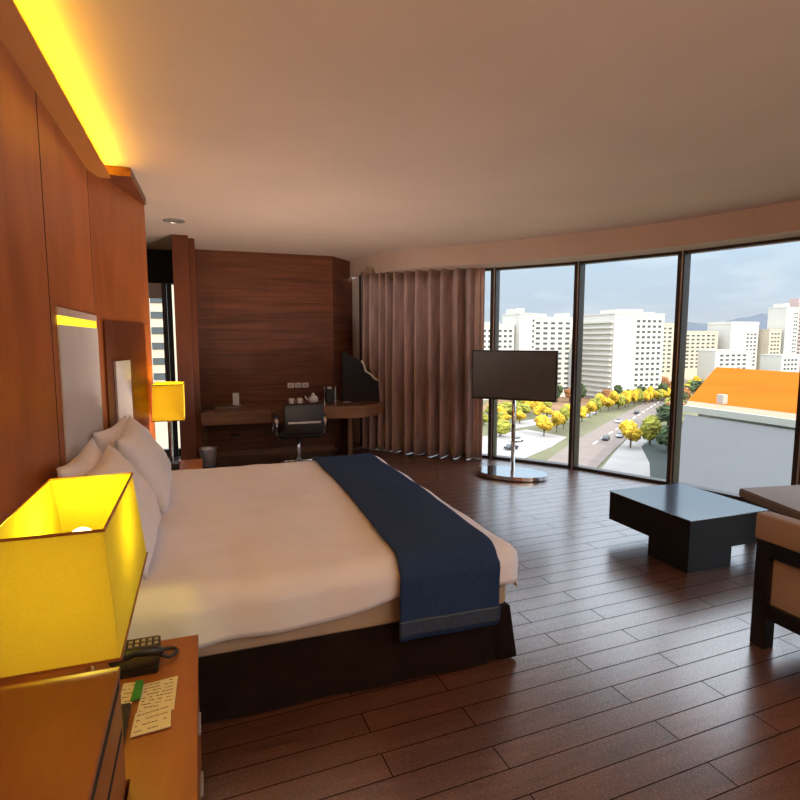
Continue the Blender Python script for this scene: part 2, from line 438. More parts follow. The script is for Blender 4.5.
obj('skirt', skirt(), 'skirt', bed, True)
obj('mattress', bx(BX0, BX1 - .01, BY0 + .012, BY1 - .02, .275, .545, .03, 3), 'mattress', bed)

def drape(s0, s1, t0, t1, ns, ntt, top, ex, ey0, ey1, r, wob, hem=None, edge=None, seed=0):
    """flat cloth s (x) by t (y) laid on a block whose edges are ex, ey0, ey1"""
    bm = bmesh.new(); g = []
    def bend(d):
        if d <= 0: return 0, 0
        L = r * PI / 2
        if d < L: a = d / r; return r * math.sin(a) , r * (1 - math.cos(a))
        return r, r + d - L
    for i in range(ns + 1):
        row = []
        for j in range(ntt + 1):
            u = i / ns; v = j / ntt
            s = s0 + (s1 - s0) * u
            tt0 = t0 + (hem(s) if hem else 0)
            t = tt0 + (t1 - tt0) * v
            if edge: s += edge(s, t, u)
            hx, dx = bend(s - (ex - r)); hy0, dy0 = bend((ey0 + r) - t); hy1, dy1 = bend(t - (ey1 - r))
            for hy in (hy0, hy1):
                if hx > 0 and hy > 0:
                    q_ = math.hypot(hx, hy)
                    if q_ > r:
                        hx *= r / q_
                        if hy is hy0: hy0 *= r / q_
                        if hy is hy1: hy1 *= r / q_
            x = min(s, ex - r) + hx
            y = t
            if t < ey0 + r: y = ey0 + r - hy0
            if t > ey1 - r: y = ey1 - r + hy1
            dz = max(dx, dy0, dy1) + .25 * min(dx, max(dy0, dy1))
            if dx > 0 and max(dy0, dy1) > 0: dz = min(dz, .205)
            z = top - dz
            w = wob * noise.noise(Vector((s * 2.2, t * 2.2, seed))) + wob * .5 * noise.noise(Vector((s * 6, t * 5, seed + 3)))
            if dz < r * .6: z += w
            else:
                fold = wob * 1.6 * noise.noise(Vector((s * 5, seed + 2, z * 1.5)))
                if dy0 > r * .5: y -= fold * 1 + .01
                if dy1 > r * .5: y += abs(fold)
                if dx > r * .5: x += abs(wob * 1.2 * noise.noise(Vector((t * 5, seed + 4, z * 2))))
            row.append(bm.verts.new((x, y, z)))
        g.append(row)
    for i in range(ns):
        for j in range(ntt): bm.faces.new((g[i][j], g[i + 1][j], g[i + 1][j + 1], g[i][j + 1]))
    return bm
def dhem(x):
    if x < .25: return .035 + .012 * math.sin(x * 9)
    if x < .85: return .035 + .07 * (x - .25) / .6 + .012 * math.sin(x * 9)
    return .10
dv = obj('duvet', drape(-.50, 1.68, 2.10, 4.80, 88, 112, .60, 1.49, 2.335, 4.72, .10, .018, dhem, None, 2), 'duvet', smooth=True)
solidify(dv, .022, -1); tag(dv, 'plump white duvet spread over the bed with hem hanging at the near side', 'duvet')
def redge(s, t, u):
    return -.055 * max(0, min(1, (3.4 - t) / 1.2))
rn = obj('bed_runner', drape(.87, 1.375, 1.97, 4.82, 34, 120, .618, 1.54, 2.305, 4.735, .105, .009, None, redge, 2), 'navy', smooth=True)
solidify(rn, .008, 1); tag(rn, 'navy blue woven bed runner folded over the foot of the white duvet', 'bed runner')
sb_ = obj('satin_band', drape(.865, 1.38, 1.97, 2.045, 34, 8, .625, 1.54, 2.292, 4.735, .105, .009, None, redge, 2), 'satin', rn, smooth=True)
solidify(sb_, .008, 1); sb_['label'] = 'shiny satin hem band'

def pillow_bm(w, h, t, seed):
    bm = bmesh.new(); n = 22; top = []; bot = []
    for side, st in ((1, top), (-1, bot)):
        for i in range(n + 1):
            row = []
            for j in range(n + 1):
                u = i / n * 2 - 1; v = j / n * 2 - 1
                uu = math.copysign(abs(u) ** .9, u); vv = math.copysign(abs(v) ** .9, v)
                prof = max(0, (1 - abs(uu) ** 2.6)) ** .55 * max(0, (1 - abs(vv) ** 2.6)) ** .55
                pin = 1 - .10 * (1 - abs(vv) ** 2) * abs(uu) ** 3
                pin2 = 1 - .12 * (1 - abs(uu) ** 2) * abs(vv) ** 3
                x = uu * w / 2 * pin; y = vv * h / 2 * pin2
                z = side * t / 2 * prof * (1 + .25 * noise.noise(Vector((u * 2, v * 2, seed + side)))) + .01 * noise.noise(Vector((u * 5, v * 5, seed)))
                row.append(bm.verts.new((x, y, z)))
            st.append(row)
        for i in range(n):
            for j in range(n):
                f = (st[i][j], st[i + 1][j], st[i + 1][j + 1], st[i][j + 1]); bm.faces.new(f if side > 0 else f[::-1])
    bmesh.ops.remove_doubles(bm, verts=bm.verts[:], dist=.004)
    return bm
def pillow(w, h, t, loc, lean, yaw_, seed, label, roll=0):
    bm = pillow_bm(w, h, t, seed)
    # mesh: width -> Y, height -> up, face -> +X
    R = Matrix(((0, 0, 1), (1, 0, 0), (0, 1, 0)))
    bmesh.ops.rotate(bm, verts=bm.verts[:], matrix=R)
    bmesh.ops.rotate(bm, verts=bm.verts[:], matrix=Matrix.Rotation(roll, 3, 'X'))
    bmesh.ops.rotate(bm, verts=bm.verts[:], matrix=Matrix.Rotation(-lean, 3, 'Y'))
    bmesh.ops.rotate(bm, verts=bm.verts[:], matrix=Matrix.Rotation(yaw_, 3, 'Z'))
    move(bm, loc)
    o = obj('pillow', bm, 'pillow', smooth=True)
    return tag(o, label, 'pillow', 'white pillows leaning on the headboard')
pillow(.80, .50, .15, (-.515, 3.00, .85), math.radians(14), 0, 1, 'near back white pillow standing against the headboard')
pillow(.80, .50, .15, (-.50, 4.02, .84), math.radians(16), math.radians(-6), 2, 'far back white pillow standing against the headboard')
pillow(.80, .52, .19, (-.37, 2.93, .83), math.radians(27), 0, 3, 'near front white pillow, half hidden behind the yellow lampshade')
pillow(.86, .54, .20, (-.36, 3.92, .83), math.radians(27), 0, 4, 'far front plump white pillow with pointed top corner', math.radians(3))

# ------------------------------------------------------------ nightstands, cabinet, lamps
t = thing('nightstand', (-.3, 1.7, 0), 'wooden nightstand at the near side of the bed holding a telephone', 'nightstand', 'wooden nightstands beside the bed')
def ell(o_): return [(-.645 + o_, 1.41), (-.199, 1.41), (-.199, 1.0 + o_), (-.045 - o_, 1.0 + o_), (-.045 - o_, 2.07 - o_), (-.645 + o_, 2.07 - o_)]
obj('top', prism(ell(0), .515, .55), 'nightwood', t)
obj('body', prism(ell(.012), .08, .515), 'nightwood', t)
obj('plinth', prism(ell(.03), 0, .08), 'black', t)
for zz in (.10, .305):
    d = obj('drawer', bx(-.057, -.050, 1.43, 2.05, zz, zz + .19, .002), 'nightwood', t)
    obj('handle', bx(-.050, -.040, 1.69, 1.79, zz + .12, zz + .13, .002), 'steel', d)
t = thing('nightstand', (-.3, 5.1, 0), 'wooden nightstand at the far side of the bed under the small lamp', 'nightstand', 'wooden nightstands beside the bed')
obj('top', bx(-.38, -.02, 4.86, 5.26, .515, .55, .003), 'nightwood', t)
obj('body', bx(-.37, -.03, 4.88, 5.25, .08, .515), 'nightwood', t)
obj('plinth', bx(-.36, -.05, 4.9, 5.22, 0, .08), 'black', t)

cab = thing('cabinet', (-.43, .9, 0), 'tall wooden cabinet with dark grooves in front of the near lamp', 'cabinet')
obj('top', bx(-.645, -.206, .35, 1.40, .832, .85, .002), 'cabwood', cab)
obj('body', bx(-.64, -.222, .36, 1.39, .06, .83), 'black', cab)
obj('end_panel', bx(-.645, -.208, 1.385, 1.40, .06, .83), 'cabwood', cab)
obj('plinth', bx(-.62, -.24, .4, 1.37, 0, .06), 'black', cab)
for z0, z1 in ((.806, .830), (.688, .706), (.385, .40)):  # flush dark strips painted in place of the shade in the gaps
    obj('groove', bx(-.222, -.2072, .37, 1.383, z0, z1), 'darkgap', cab)
for z0, z1 in ((.706, .806), (.40, .688), (.08, .385)):
    obj('drawer', bx(-.222, -.208, .37, 1.383, z0, z1), 'cabwood', cab)

def lamp(name, c, y0t, y1t, zt, y0b, y1b, zb, xt, xb, base_z, label, m):
    yc = (y0b + y1b) / 2; xc = (xt[0] + xt[1]) / 2
    t = thing('bedside_lamp', (xc, yc, base_z), label, 'lamp', 'yellow box shade lamps by the bed')
    bm = bmesh.new()
    T = [bm.verts.new(q) for q in ((xt[0], y0t, zt), (xt[1], y0t, zt), (xt[1], y1t, zt), (xt[0], y1t, zt))]
    B = [bm.verts.new(q) for q in ((xb[0], y0b, zb), (xb[1], y0b, zb), (xb[1], y1b, zb), (xb[0], y1b, zb))]
    for i in range(4): bm.faces.new((B[i], B[(i + 1) % 4], T[(i + 1) % 4], T[i]))
    sh = obj('lamp_shade', bm, m, t); solidify(sh, .003, -1)
    for X0, X1, Y0, Y1, Z in ((xt[0], xt[1], y0t, y1t, zt), (xb[0], xb[1], y0b, y1b, zb)):
        bm = bmesh.new(); e = .004; rg = []
        for ee, zz in ((e, Z - .004), (e, Z + .002), (-.001, Z + .002), (-.001, Z - .004)):
            rg.append([bm.verts.new(q) for q in ((X0 - ee, Y0 - ee, zz), (X1 + ee, Y0 - ee, zz), (X1 + ee, Y1 + ee, zz), (X0 - ee, Y1 + ee, zz))])
        for a in range(4):
            for i in range(4): bm.faces.new((rg[a][i], rg[a][(i + 1) % 4], rg[(a + 1) % 4][(i + 1) % 4], rg[(a + 1) % 4][i]))
        obj('rim', bm, 'nightwood', sh)
    obj('base', bx(xc - .06, xc + .06, yc - .09, yc + .09, base_z, base_z + .02, .004), 'chrome', t)
    obj('stem', cyl(xc, yc, base_z + .02, zb + .10, .013, n=16), 'chrome', t)
    bz = (zt + zb) / 2 - .01
    obj('socket', cyl(xc, yc, zb + .10, bz - .03, .018, n=16), 'whiteplastic', t)
    bb = bmesh.new(); bmesh.ops.create_uvsphere(bb, u_segments=20, v_segments=12, radius=.04); 
    for v in bb.verts: v.co.z *= 1.25
    move(bb, (xc, yc, bz + .02))
    obj('bulb', bb, 'bulb', t, True)
    return t, (xc, yc, bz + .02)
lt1, lp1 = lamp('a', None, 1.385, 1.955, 1.19, 1.402, 2.10, .868, (-.45, -.222), (-.45, -.205), .55, 'big glowing yellow box shaded lamp in the foreground left', 'shade')
lt2, lp2 = lamp('b', None, 4.90, 5.24, 1.25, 4.90, 5.24, .955, (-.376, -.144), (-.386, -.146), .55, 'small glowing amber lamp at the far side of the bed', 'shade2')
def light(kind, name, loc, e, c, **k):
    l = bpy.data.lights.new(name, kind); l.energy = e; l.color = c
    for a, b in k.items(): setattr(l, a, b)
    o = bpy.data.objects.new(name, l); COL.objects.link(o); o.location = loc; return o
light('POINT', 'lamp_light', (lp1[0], lp1[1], lp1[2] + .08), 3.9, (1, .88, .04), shadow_soft_size=.03)
light('POINT', 'lamp_light', (lp2[0], lp2[1], lp2[2] + .08), 5, (1, .74, .05), shadow_soft_size=.03)

# things on the near nightstand
ZN = .55; N0 = len(bpy.data.objects)
ph = thing('telephone', (-.21, 1.99, ZN), 'black desk telephone with grey keys on the near nightstand', 'telephone')
bm = bmesh.new()
vs = [(-.30, 1.90, ZN), (-.165, 1.90, ZN), (-.165, 2.05, ZN), (-.30, 2.05, ZN), (-.30, 1.90, ZN + .025), (-.165, 1.90, ZN + .025), (-.165, 2.05, ZN + .055), (-.30, 2.05, ZN + .055)]
v = [bm.verts.new(q) for q in vs]
for f in ((3, 2, 1, 0), (4, 5, 6, 7), (0, 1, 5, 4), (1, 2, 6, 5), (2, 3, 7, 6), (3, 0, 4, 7)): bm.faces.new([v[i] for i in f])
bmesh.ops.bevel(bm, geom=bm.edges[:], offset=.004, segments=2, affect='EDGES')
obj('body', bm, 'plastic', ph)
for k in range(12):
    x = -.283 + (k % 6) * .02; y = 2.005 + (k // 6) * .02; z = ZN + .025 + (y - 1.90) * .2
    obj('key', bx(x, x + .012, y, y + .011, z - .002, z + .005, .001), 'btn', ph)
hs = tube([(-.305, 1.915, ZN + .05), (-.285, 1.92, ZN + .062), (-.23, 1.93, ZN + .068), (-.18, 1.935, ZN + .062), (-.155, 1.94, ZN + .05)], .016, 12)
obj('handset', hs, 'plastic', ph, True)
cord = [(-.16, 1.94, ZN + .04), (-.135, 1.955, ZN + .02), (-.118, 1.985, ZN + .012), (-.115, 2.015, ZN + .010), (-.135, 2.03, ZN + .010), (-.165, 2.025, ZN + .012)]
obj('cord', tube([tuple(q) for q in smooth_path([Vector(c) for c in cord], 30)], .006, 8), 'plastic', ph, True)
def sheet(name, pts, z, m, label, lines=0, th=.003, cat='paper'):
    o = obj(name, prism(pts, z, z + th), m)
    tag(o, label, cat)
    if lines:
        a, b, c, d = [Vector(q) for q in pts]
        random.seed(lines)
        bm = bmesh.new()
        for k in range(lines):
            f = (k + .6) / (lines + .3); s = a.lerp(d, f); e = b.lerp(c, f); x = .06
            dn = (d - a).normalized() * .0022
            while x < .9:
                wd = random.uniform(.03, .12)
                if random.random() < .75 and x + wd < .94:
                    p0 = s.lerp(e, x); p1 = s.lerp(e, x + wd)
                    q = [p0 - dn, p1 - dn, p1 + dn, p0 + dn]
                    bm.faces.new([bm.verts.new((w_.x, w_.y, z + th + .0004)) for w_ in q])
                x += wd + .02
        obj('handwriting', bm, 'ink', o)
    return o
sheet('note_card', [(-.21, 1.70), (-.11, 1.69), (-.105, 1.86), (-.205, 1.845)], ZN, 'paper', 'cream card with rows of dark writing on the near nightstand', 9)
sheet('note_sheet', [(-.215, 1.60), (-.115, 1.61), (-.118, 1.72), (-.212, 1.70)], ZN + .0042, 'paper', 'lower cream sheet of faint writing nearer the camera on the nightstand', 4)
sheet('leaflet', [(-.265, 1.76), (-.228, 1.75), (-.222, 1.86), (-.262, 1.865)], ZN + .0042, 'paper', 'small cream leaflet left of the green card by the telephone', 5)
sheet('card', [(-.232, 1.76), (-.205, 1.765), (-.203, 1.855), (-.226, 1.86)], ZN + .0085, 'green', 'small green card between leaflet and note card on the nightstand', 0, .004, 'card')
tag(obj('remote_control', bx(-.27, -.228, 1.47, 1.74, ZN, ZN + .02, .004), 'plastic'), 'dark slim remote control beside the note sheet on the near nightstand', 'remote control')

for o in list(bpy.data.objects)[:]:
    if o.parent is None and o.name.split('.')[0] in ('telephone', 'note_card', 'note_sheet', 'leaflet', 'card', 'remote_control'): o.location.y -= .04

# things on the far nightstand
al = thing('telephone', (-.27, 4.96, .55), 'dark telephone with chrome panel below the small far lamp', 'telephone')
obj('body', bx(-.37, -.20, 4.875, 5.0, .55, .60, .008), 'plastic', al)
obj('face_plate', bx(-.34, -.27, 4.872, 4.879, .558, .592, .002), 'steel', al)
tag(obj('tissue_box', bx(-.355, -.30, 4.90, 4.96, .6005, .68, .004), 'whiteplastic'), 'small pale box standing on the dark set under the small far lamp', 'box')

# ------------------------------------------------------------ desk and things on it
DZ = .735
dp = [(-.02, 7.10), (.80, 7.10), (1.42, 7.24), (2.02, 7.14), (2.40, 7.46), (2.24, 7.95), (1.83, 8.03), (-.02, 8.03)]
dk_ = thing('desk', (1.1, 7.6, 0), 'long angular wooden wall desk under the dark wood wall', 'desk')
obj('top', prism(dp, DZ - .16, DZ, .004), 'deskdark', dk_)
obj('front_band', prism([(1.42, 7.24), (2.02, 7.14), (2.40, 7.46), (2.40, 7.448), (2.025, 7.126), (1.42, 7.226)], DZ - .157, DZ - .003), 'deskwood', dk_)['label'] = 'lighter wooden front edge'
obj('support', bx(1.9, 1.96, 7.5, 7.95, 0, DZ - .16), 'deskdark', dk_)
obj('support', bx(-.02, .04, 7.6, 8.0, 0, DZ - .16), 'deskdark', dk_)
# dark board with sloping top behind the right end
def yprism(pts, y0, y1):
    bm = bmesh.new(); a = [bm.verts.new((x, y0, z)) for x, z in pts]; b = [bm.verts.new((x, y1, z)) for x, z in pts]; n = len(pts)
    bm.faces.new(a); bm.faces.new(b[::-1])
    for i in range(n): bm.faces.new((a[i], b[i], b[(i + 1) % n], a[(i + 1) % n]))
    return bm
sc = thing('privacy_screen', (2.1, 7.63, DZ), 'dark board with sloping top standing on the right end of the desk', 'screen')
bm = yprism([(1.86, DZ), (2.40, DZ), (2.38, 1.02), (2.14, 1.31), (1.86, 1.46)], 7.62, 7.645); obj('board', bm, 'cloth_dark', sc)
bm = tube([(2.13, 7.61, 1.32), (2.17, 7.612, 1.25), (2.19, 7.61, 1.17), (2.27, 7.612, 1.12), (2.32, 7.61, 1.06), (2.39, 7.61, 1.03)], .014, 8)
obj('pale_edge', bm, 'porcelain', sc, True)['label'] = 'pale wavy edging'

ch = thing('desk_chair', (1.13, 7.0, 0), 'black leather swivel chair on chrome star base at the desk', 'chair')
cc = Vector((1.13, 7.03))
for k in range(5):
    a = k * 2 * PI / 5 + .3
    bm = tube([(cc.x, cc.y, .085), (cc.x + .28 * math.cos(a), cc.y + .28 * math.sin(a), .06)], .017, 8)
    lg_ = obj('leg', bm, 'chrome', ch, True)
    obj('caster', cyl(cc.x + .28 * math.cos(a), cc.y + .28 * math.sin(a), 0, .05, .022, n=14), 'plastic', lg_, True)
obj('column', cyl(cc.x, cc.y, .07, .40, .024, n=20), 'chrome', ch, True)
obj('seat', bx(.87, 1.39, 6.79, 7.28, .40, .50, .04, 3), 'blackleather', ch, True)
bk = bx(.91, 1.40, 6.72, 6.79, .46, .845, .03, 3); obj('backrest', bk, 'blackleather', ch, True)
for x in (.835, 1.425):
    obj('armrest', tube([(x, 6.80, .46), (x, 6.78, .62), (x, 6.86, .66), (x, 7.12, .66), (x, 7.18, .60), (x, 7.16, .44)], .018, 10), 'chrome', ch, True)
obj('arm_pad', bx(.81, .86, 6.84, 7.14, .665, .69, .008), 'blackleather', ch)
obj('lumbar_band', bx(.96, 1.36, 6.712, 6.722, .60, .625, .003), 'steel', ch)
obj('arm_pad', bx(1.40, 1.45, 6.84, 7.14, .665, .69, .008), 'blackleather', ch)

wb = thing('waste_bin', (.045, 6.95, 0), 'round metal waste bin with dark foot beside the wooden post', 'bin')
obj('body', lathe(.045, 6.95, [(.085, .12), (.10, .32), (.105, .33), (.098, .325), (.08, .14)], 24), 'steel', wb, True)
obj('foot', cyl(.045, 6.95, 0, .12, .082, n=24), 'plastic', wb)

o = thing('wall_socket', (.42, 8.05, .28), 'black power socket on the wood wall under the desk', 'socket')
obj('plate', bx(.36, .47, 8.036, 8.05, .24, .37, .003), 'plastic', o); obj('outlet', cyl(0, 0, 0, .004, .022, n=16), 'black', o, local=True).location = (0, 0, 0)
o.children[-1].matrix_parent_inverse = Matrix.Identity(4); o.children[-1].rotation_euler = (PI / 2, 0, 0); o.children[-1].location = (-.005, -.015, .025)
for k in range(3):
    x = 1.155 + k * .105
    o = tag(obj('wall_switch', bx(x, x + .09, 8.036, 8.05, .925, .995, .003), 'whiteplastic'), ('left', 'middle', 'right')[k] + ' white switch plate of the row on the wood wall above the desk chair', 'switch', 'white switch plates above the desk')
    obj('rocker', bx(x + .02, x + .07, 8.030, 8.037, .94, .98, .002), 'steel', o)
# desk items
tag(obj('book', bx(.02, .14, 7.40, 7.6, DZ, DZ + .03, .002), 'plastic'), 'small dark book at the left end of the desk', 'book')
tag(obj('folder', bx(.17, .42, 7.45, 7.68, DZ, DZ + .016, .002), 'taupe'), 'flat brown folder between book and white stand on the desk', 'folder')
o = thing('card_stand', (.42, 7.74, DZ), 'upright white card stand at the left of the desk', 'stand')
obj('card', bx(.385, .465, 7.735, 7.75, DZ + .01, DZ + .17, .002), 'whiteplastic', o); obj('foot', bx(.36, .49, 7.70, 7.79, DZ, DZ + .01, .002), 'steel', o)
def cup(x, y, r, h, label):
    o = obj('cup', lathe(x, y, [(r * .6, DZ + .008), (r * .9, DZ + h * .4), (r, DZ + h), (r * .92, DZ + h), (r * .8, DZ + h * .4), (r * .3, DZ + .02)], 20), 'porcelain', smooth=True)
    tag(o, label, 'cup', 'white cups on the desk')
    obj('handle', tube([(x + r * .85, y, DZ + h * .8), (x + r * 1.5, y, DZ + h * .7), (x + r * 1.4, y, DZ + h * .3), (x + r * .8, y, DZ + h * .3)], .006, 6), 'porcelain', o, True)
    obj('saucer', lathe(x, y, [(r * .9, DZ), (r * 1.5, DZ + .010), (r * 1.45, DZ + .013), (r * .8, DZ + .006)], 20), 'porcelain', o, True)
cup(1.13, 7.55, .036, .09, 'left white cup on the desk behind the chair'); cup(1.24, 7.55, .036, .09, 'second white cup on the desk behind the chair, beside the left cup')
o = thing('teapot', (1.44, 7.62, DZ), 'white teapot on the desk left of the black canister', 'teapot')
obj('body', lathe(1.44, 7.62, [(.03, DZ), (.065, DZ + .03), (.07, DZ + .07), (.045, DZ + .11), (.02, DZ + .12)], 22), 'porcelain', o, True)
obj('spout', tube([(1.38, 7.62, DZ + .05), (1.34, 7.62, DZ + .08), (1.33, 7.62, DZ + .11)], .012, 8), 'porcelain', o, True)
obj('lid', lathe(1.44, 7.62, [(.03, DZ + .119), (.02, DZ + .135), (.008, DZ + .15)], 16), 'porcelain', o, True)
o = thing('canister_rack', (1.66, 7.60, DZ), 'black canister held between two chrome bars on the desk', 'canister')
obj('body', bx(1.61, 1.72, 7.56, 7.66, DZ, DZ + .20, .012), 'plastic', o); obj('cap', cyl(1.665, 7.61, DZ + .2, DZ + .225, .03, n=16), 'porcelain', o)
obj('bar', bx(1.585, 1.60, 7.59, 7.62, DZ, DZ + .23, .002), 'chrome', o); obj('bar', bx(1.735, 1.75, 7.59, 7.62, DZ, DZ + .23, .002), 'chrome', o)
o = thing('soft_bag', (2.02, 7.72, DZ), 'low black bag lying at the right end of the desk', 'bag')
bb = bmesh.new(); bmesh.ops.create_uvsphere(bb, u_segments=24, v_segments=14, radius=1)
for v in bb.verts: v.co = Vector((v.co.x * .16, v.co.y * .09, max(v.co.z, -.3) * .075 + .0225))
move(bb, (2.02, 7.78, DZ)); obj('body', bb, 'plastic', o, True)
tag(obj('saucer_dish', lathe(1.90, 7.58, [(.03, DZ), (.06, DZ + .012), (.055, DZ + .014), (.025, DZ + .005)], 20), 'porcelain', smooth=True), 'small white dish on the desk in front of the black bag', 'dish')

# ------------------------------------------------------------ television on stand
tv = thing('television', (3.44, 5.72, 0), 'flat television on chrome pole stand in front of the windows', 'television')
ta = math.atan2(-.72, .69)
def tvp(bm): rotz(bm, ta); return move(bm, (3.44, 5.72, 0))
obj('base', tvp(cyl(0, -.02, .012, .055, 1, n=64, sx=.43, sy=.27)), 'chrome', tv)
obj('base_foot', tvp(cyl(0, -.02, 0, .012, 1, n=48, sx=.40, sy=.24)), 'black', tv)
obj('pole', tvp(cyl(0, .055, .055, 1.15, .024, n=24)), 'chrome', tv, True)
obj('bracket', tvp(bx(-.12, .12, .025, .055, 1.0, 1.35)), 'black', tv)
cs = obj('casing', tvp(bx(-.505, .505, -.02, .025, .905, 1.49, .006)), 'plastic', tv)
obj('screen', tvp(bx(-.488, .488, -.0225, -.019, .93, 1.474)), 'screen', tv)

# ------------------------------------------------------------ coffee table, armchair, bench
ct = thing('coffee_table', (3.5, 3.25, 0), 'low dark slate coffee table with thick top and block foot', 'table')
obj('tabletop', bx(3.125, 3.875, 2.845, 3.66, .372, .38, .002), 'tabletop', ct)
obj('apron', bx(3.13, 3.87, 2.85, 3.655, .145, .372), 'granite', ct)
obj('foot', bx(3.131, 3.53, 2.851, 3.22, 0, .145), 'granite', ct)

ac = thing('armchair', (3.2, 1.65, 0), 'beige upholstered armchair in a black wooden frame at the right edge', 'armchair')
for x in (2.725, 3.455):
    for y in (1.98, 1.22):
        obj('leg', bx(x, x + .072, y, y + .08, 0, .575, .004), 'black', ac)
    obj('arm_rail', bx(x, x + .072, 1.30, 1.98, .50, .575, .003), 'black', ac)
    obj('side_rail', bx(x, x + .072, 1.30, 1.98, .17, .245, .003), 'black', ac)
    obj('side_panel', bx(x + .025, x + .06, 1.30, 1.98, .245, .50, .002), 'beige', ac)
    obj('arm_cushion', bx(x - .002, x + .095, 1.24, 2.075, .575, .715, .016, 3), 'beige', ac, True)
obj('front_rail', bx(2.797, 3.455, 1.98, 2.05, .17, .245, .003), 'black', ac)
obj('seat_cushion', bx(2.822, 3.453, 1.34, 2.04, .245, .44, .03, 3), 'beige', ac, True)
obj('backrest', bx(2.822, 3.453, 1.20, 1.33, .245, .82, .03, 3), 'beige', ac, True)

bn = thing('ottoman', (4.4, 2.95, 0), 'low brown cushioned bench behind the coffee table at the right edge', 'ottoman')
obj('cushion', prism([(4.07, 3.26), (3.89, 2.62), (4.55, 2.44), (4.73, 3.16)], .35, .42, .01), 'taupe', bn)
obj('frame', prism([(4.10, 3.21), (3.95, 2.67), (4.50, 2.51), (4.66, 3.11)], .25, .35), 'black', bn)
for x, y in ((4.13, 3.17), (4.0, 2.71), (4.47, 2.57), (4.61, 3.06)):
    obj('leg', bx(x - .03, x + .03, y - .03, y + .03, 0, .25), 'black', bn)

# ------------------------------------------------------------ ceiling fixtures
def downlight(x, y, label, glowing=True):
    o = thing('ceiling_light', (x, y, 2.79), label, 'ceiling light', 'round ceiling fittings')
    obj('ring', lathe(x, y, [(.105, 2.80), (.105, 2.792), (.075, 2.788), (.07, 2.795), (.07, 2.80)], 28), 'steel', o)
    obj('disc', cyl(x, y, 2.794, 2.799, .07, n=28), 'downlight' if glowing else 'taupe', o)
downlight(-.2, 6.2, 'round unlit fitting in the ceiling near the far wooden post', False)
for x, y, w_ in ((1.6, -1.0, 'near the bed wall side, closer'), (3.6, -1.0, 'near the window side, closer'), (1.6, -2.6, 'near the bed wall side, farther'), (3.6, -2.6, 'near the window side, farther')):  # added unseen ceiling lights that fill the room
    downlight(x, y, 'lit round ceiling light behind the camera ' + w_)
    l = light('AREA', 'ceiling_lamp', (x, y, 2.78), 20, (1, .76, .56), shape='DISK', size=.5)

for x, y, e_, w_ in ((.75, -.7, 92, 'nearer the bed wall'), (2.6, -1.8, 25, 'in the middle of the room')):  # added unseen uplighters that brighten the ceiling
    o = thing('floor_lamp', (x, y, 0), 'brass bowl floor lamp behind the camera ' + w_, 'lamp')
    obj('base', cyl(x, y, 0, .02, .15, n=28), 'steel', o); obj('pole', cyl(x, y, .02, .93, .012, n=12), 'steel', o)
    obj('bowl', lathe(x, y, [(.02, .92), (.12, .95), (.19, 1.01), (.185, 1.012), (.11, .96), (.02, .94)], 28), 'steel', o, True)
    l = light('SPOT', 'uplight', (x, y, 1.03), e_, (1, .84, .72), spot_size=math.radians(165), spot_blend=.5, shadow_soft_size=.1)
    l.rotation_euler = (PI, 0, 0)

for x, y, w_ in ((.35, 5.45, 'nearer the wooden post'), (1.15, 5.5, 'nearer the curtain')):  # added fill lamps, out of sight, to lift the far ceiling
    o = thing('floor_uplight', (x, y, 0), 'small drum uplight on the floor hidden behind the bed ' + w_, 'lamp')
    obj('drum', lathe(x, y, [(.09, 0), (.09, .20), (.08, .20), (.075, .06), (.01, .05)], 24), 'black', o, True)
    l = light('SPOT', 'uplight', (x, y, .205), 85, (1, .84, .72), spot_size=math.radians(150), spot_blend=.6, shadow_soft_size=.07)
    l.rotation_euler = (PI, 0, 0)

# ------------------------------------------------------------ outside
G = -30.4
M['ground'] = mat('city_ground', (.10, .095, .045), .9, var=.45, scale=.03)
M['asphalt'] = mat('asphalt', (.155, .120, .105), .9, var=.1, scale=.2)
M['lot'] = mat('dark_lot', (.02, .028, .025), .9, var=.35, scale=.05)  # shadow tone of the hotel put into the ground colour
M['paved'] = mat('pale_paving', (.24, .22, .21), .9, var=.15, scale=.1)
M['soil'] = mat('brown_soil', (.20, .11, .055), .9, var=.3, scale=.06)
M['bwhite'] = mat('white_render', (.54, .51, .46), .9, var=.04, scale=.1)
M['bcream'] = mat('cream_render', (.52, .43, .33), .9, var=.05, scale=.1)
M['bpink'] = mat('pinkish_render', (.42, .32, .30), .9, var=.05, scale=.1)
M['bwin'] = mat('dark_window_glass', (.06, .07, .075), .3, var=.3, scale=.2)
M['groof'] = mat('grey_metal_roof', (.05, .05, .052), .7, 0, var=.08, scale=.05)
M['oroof'] = mat('orange_roof', (.38, .092, .012), 1, spec=0, var=.10, scale=.05)
M['oroof2'] = mat('salmon_roof_border', (.45, .17, .10), .7, var=.05, scale=.05)
M['fascia'] = mat('pale_fascia', (.36, .35, .30), .8, var=.05)
M['hill'] = mat('hazy_hills', (.065, .078, .10), 1, var=.1, scale=.002)  # blue-grey of distance haze put into the hill colour
M['line'] = mat('road_paint', (.8, .8, .78), .8)
for nm, c in (('leaf_yellow', (.44, .28, .015)), ('leaf_lime', (.22, .21, .025)), ('leaf_green', (.04, .06, .02)), ('leaf_rust', (.22, .09, .03))):
    M[nm] = mat(nm, c, .9, var=.5, scale=1.2)
M['trunk'] = mat('tree_trunk', (.10, .07, .05), .9)
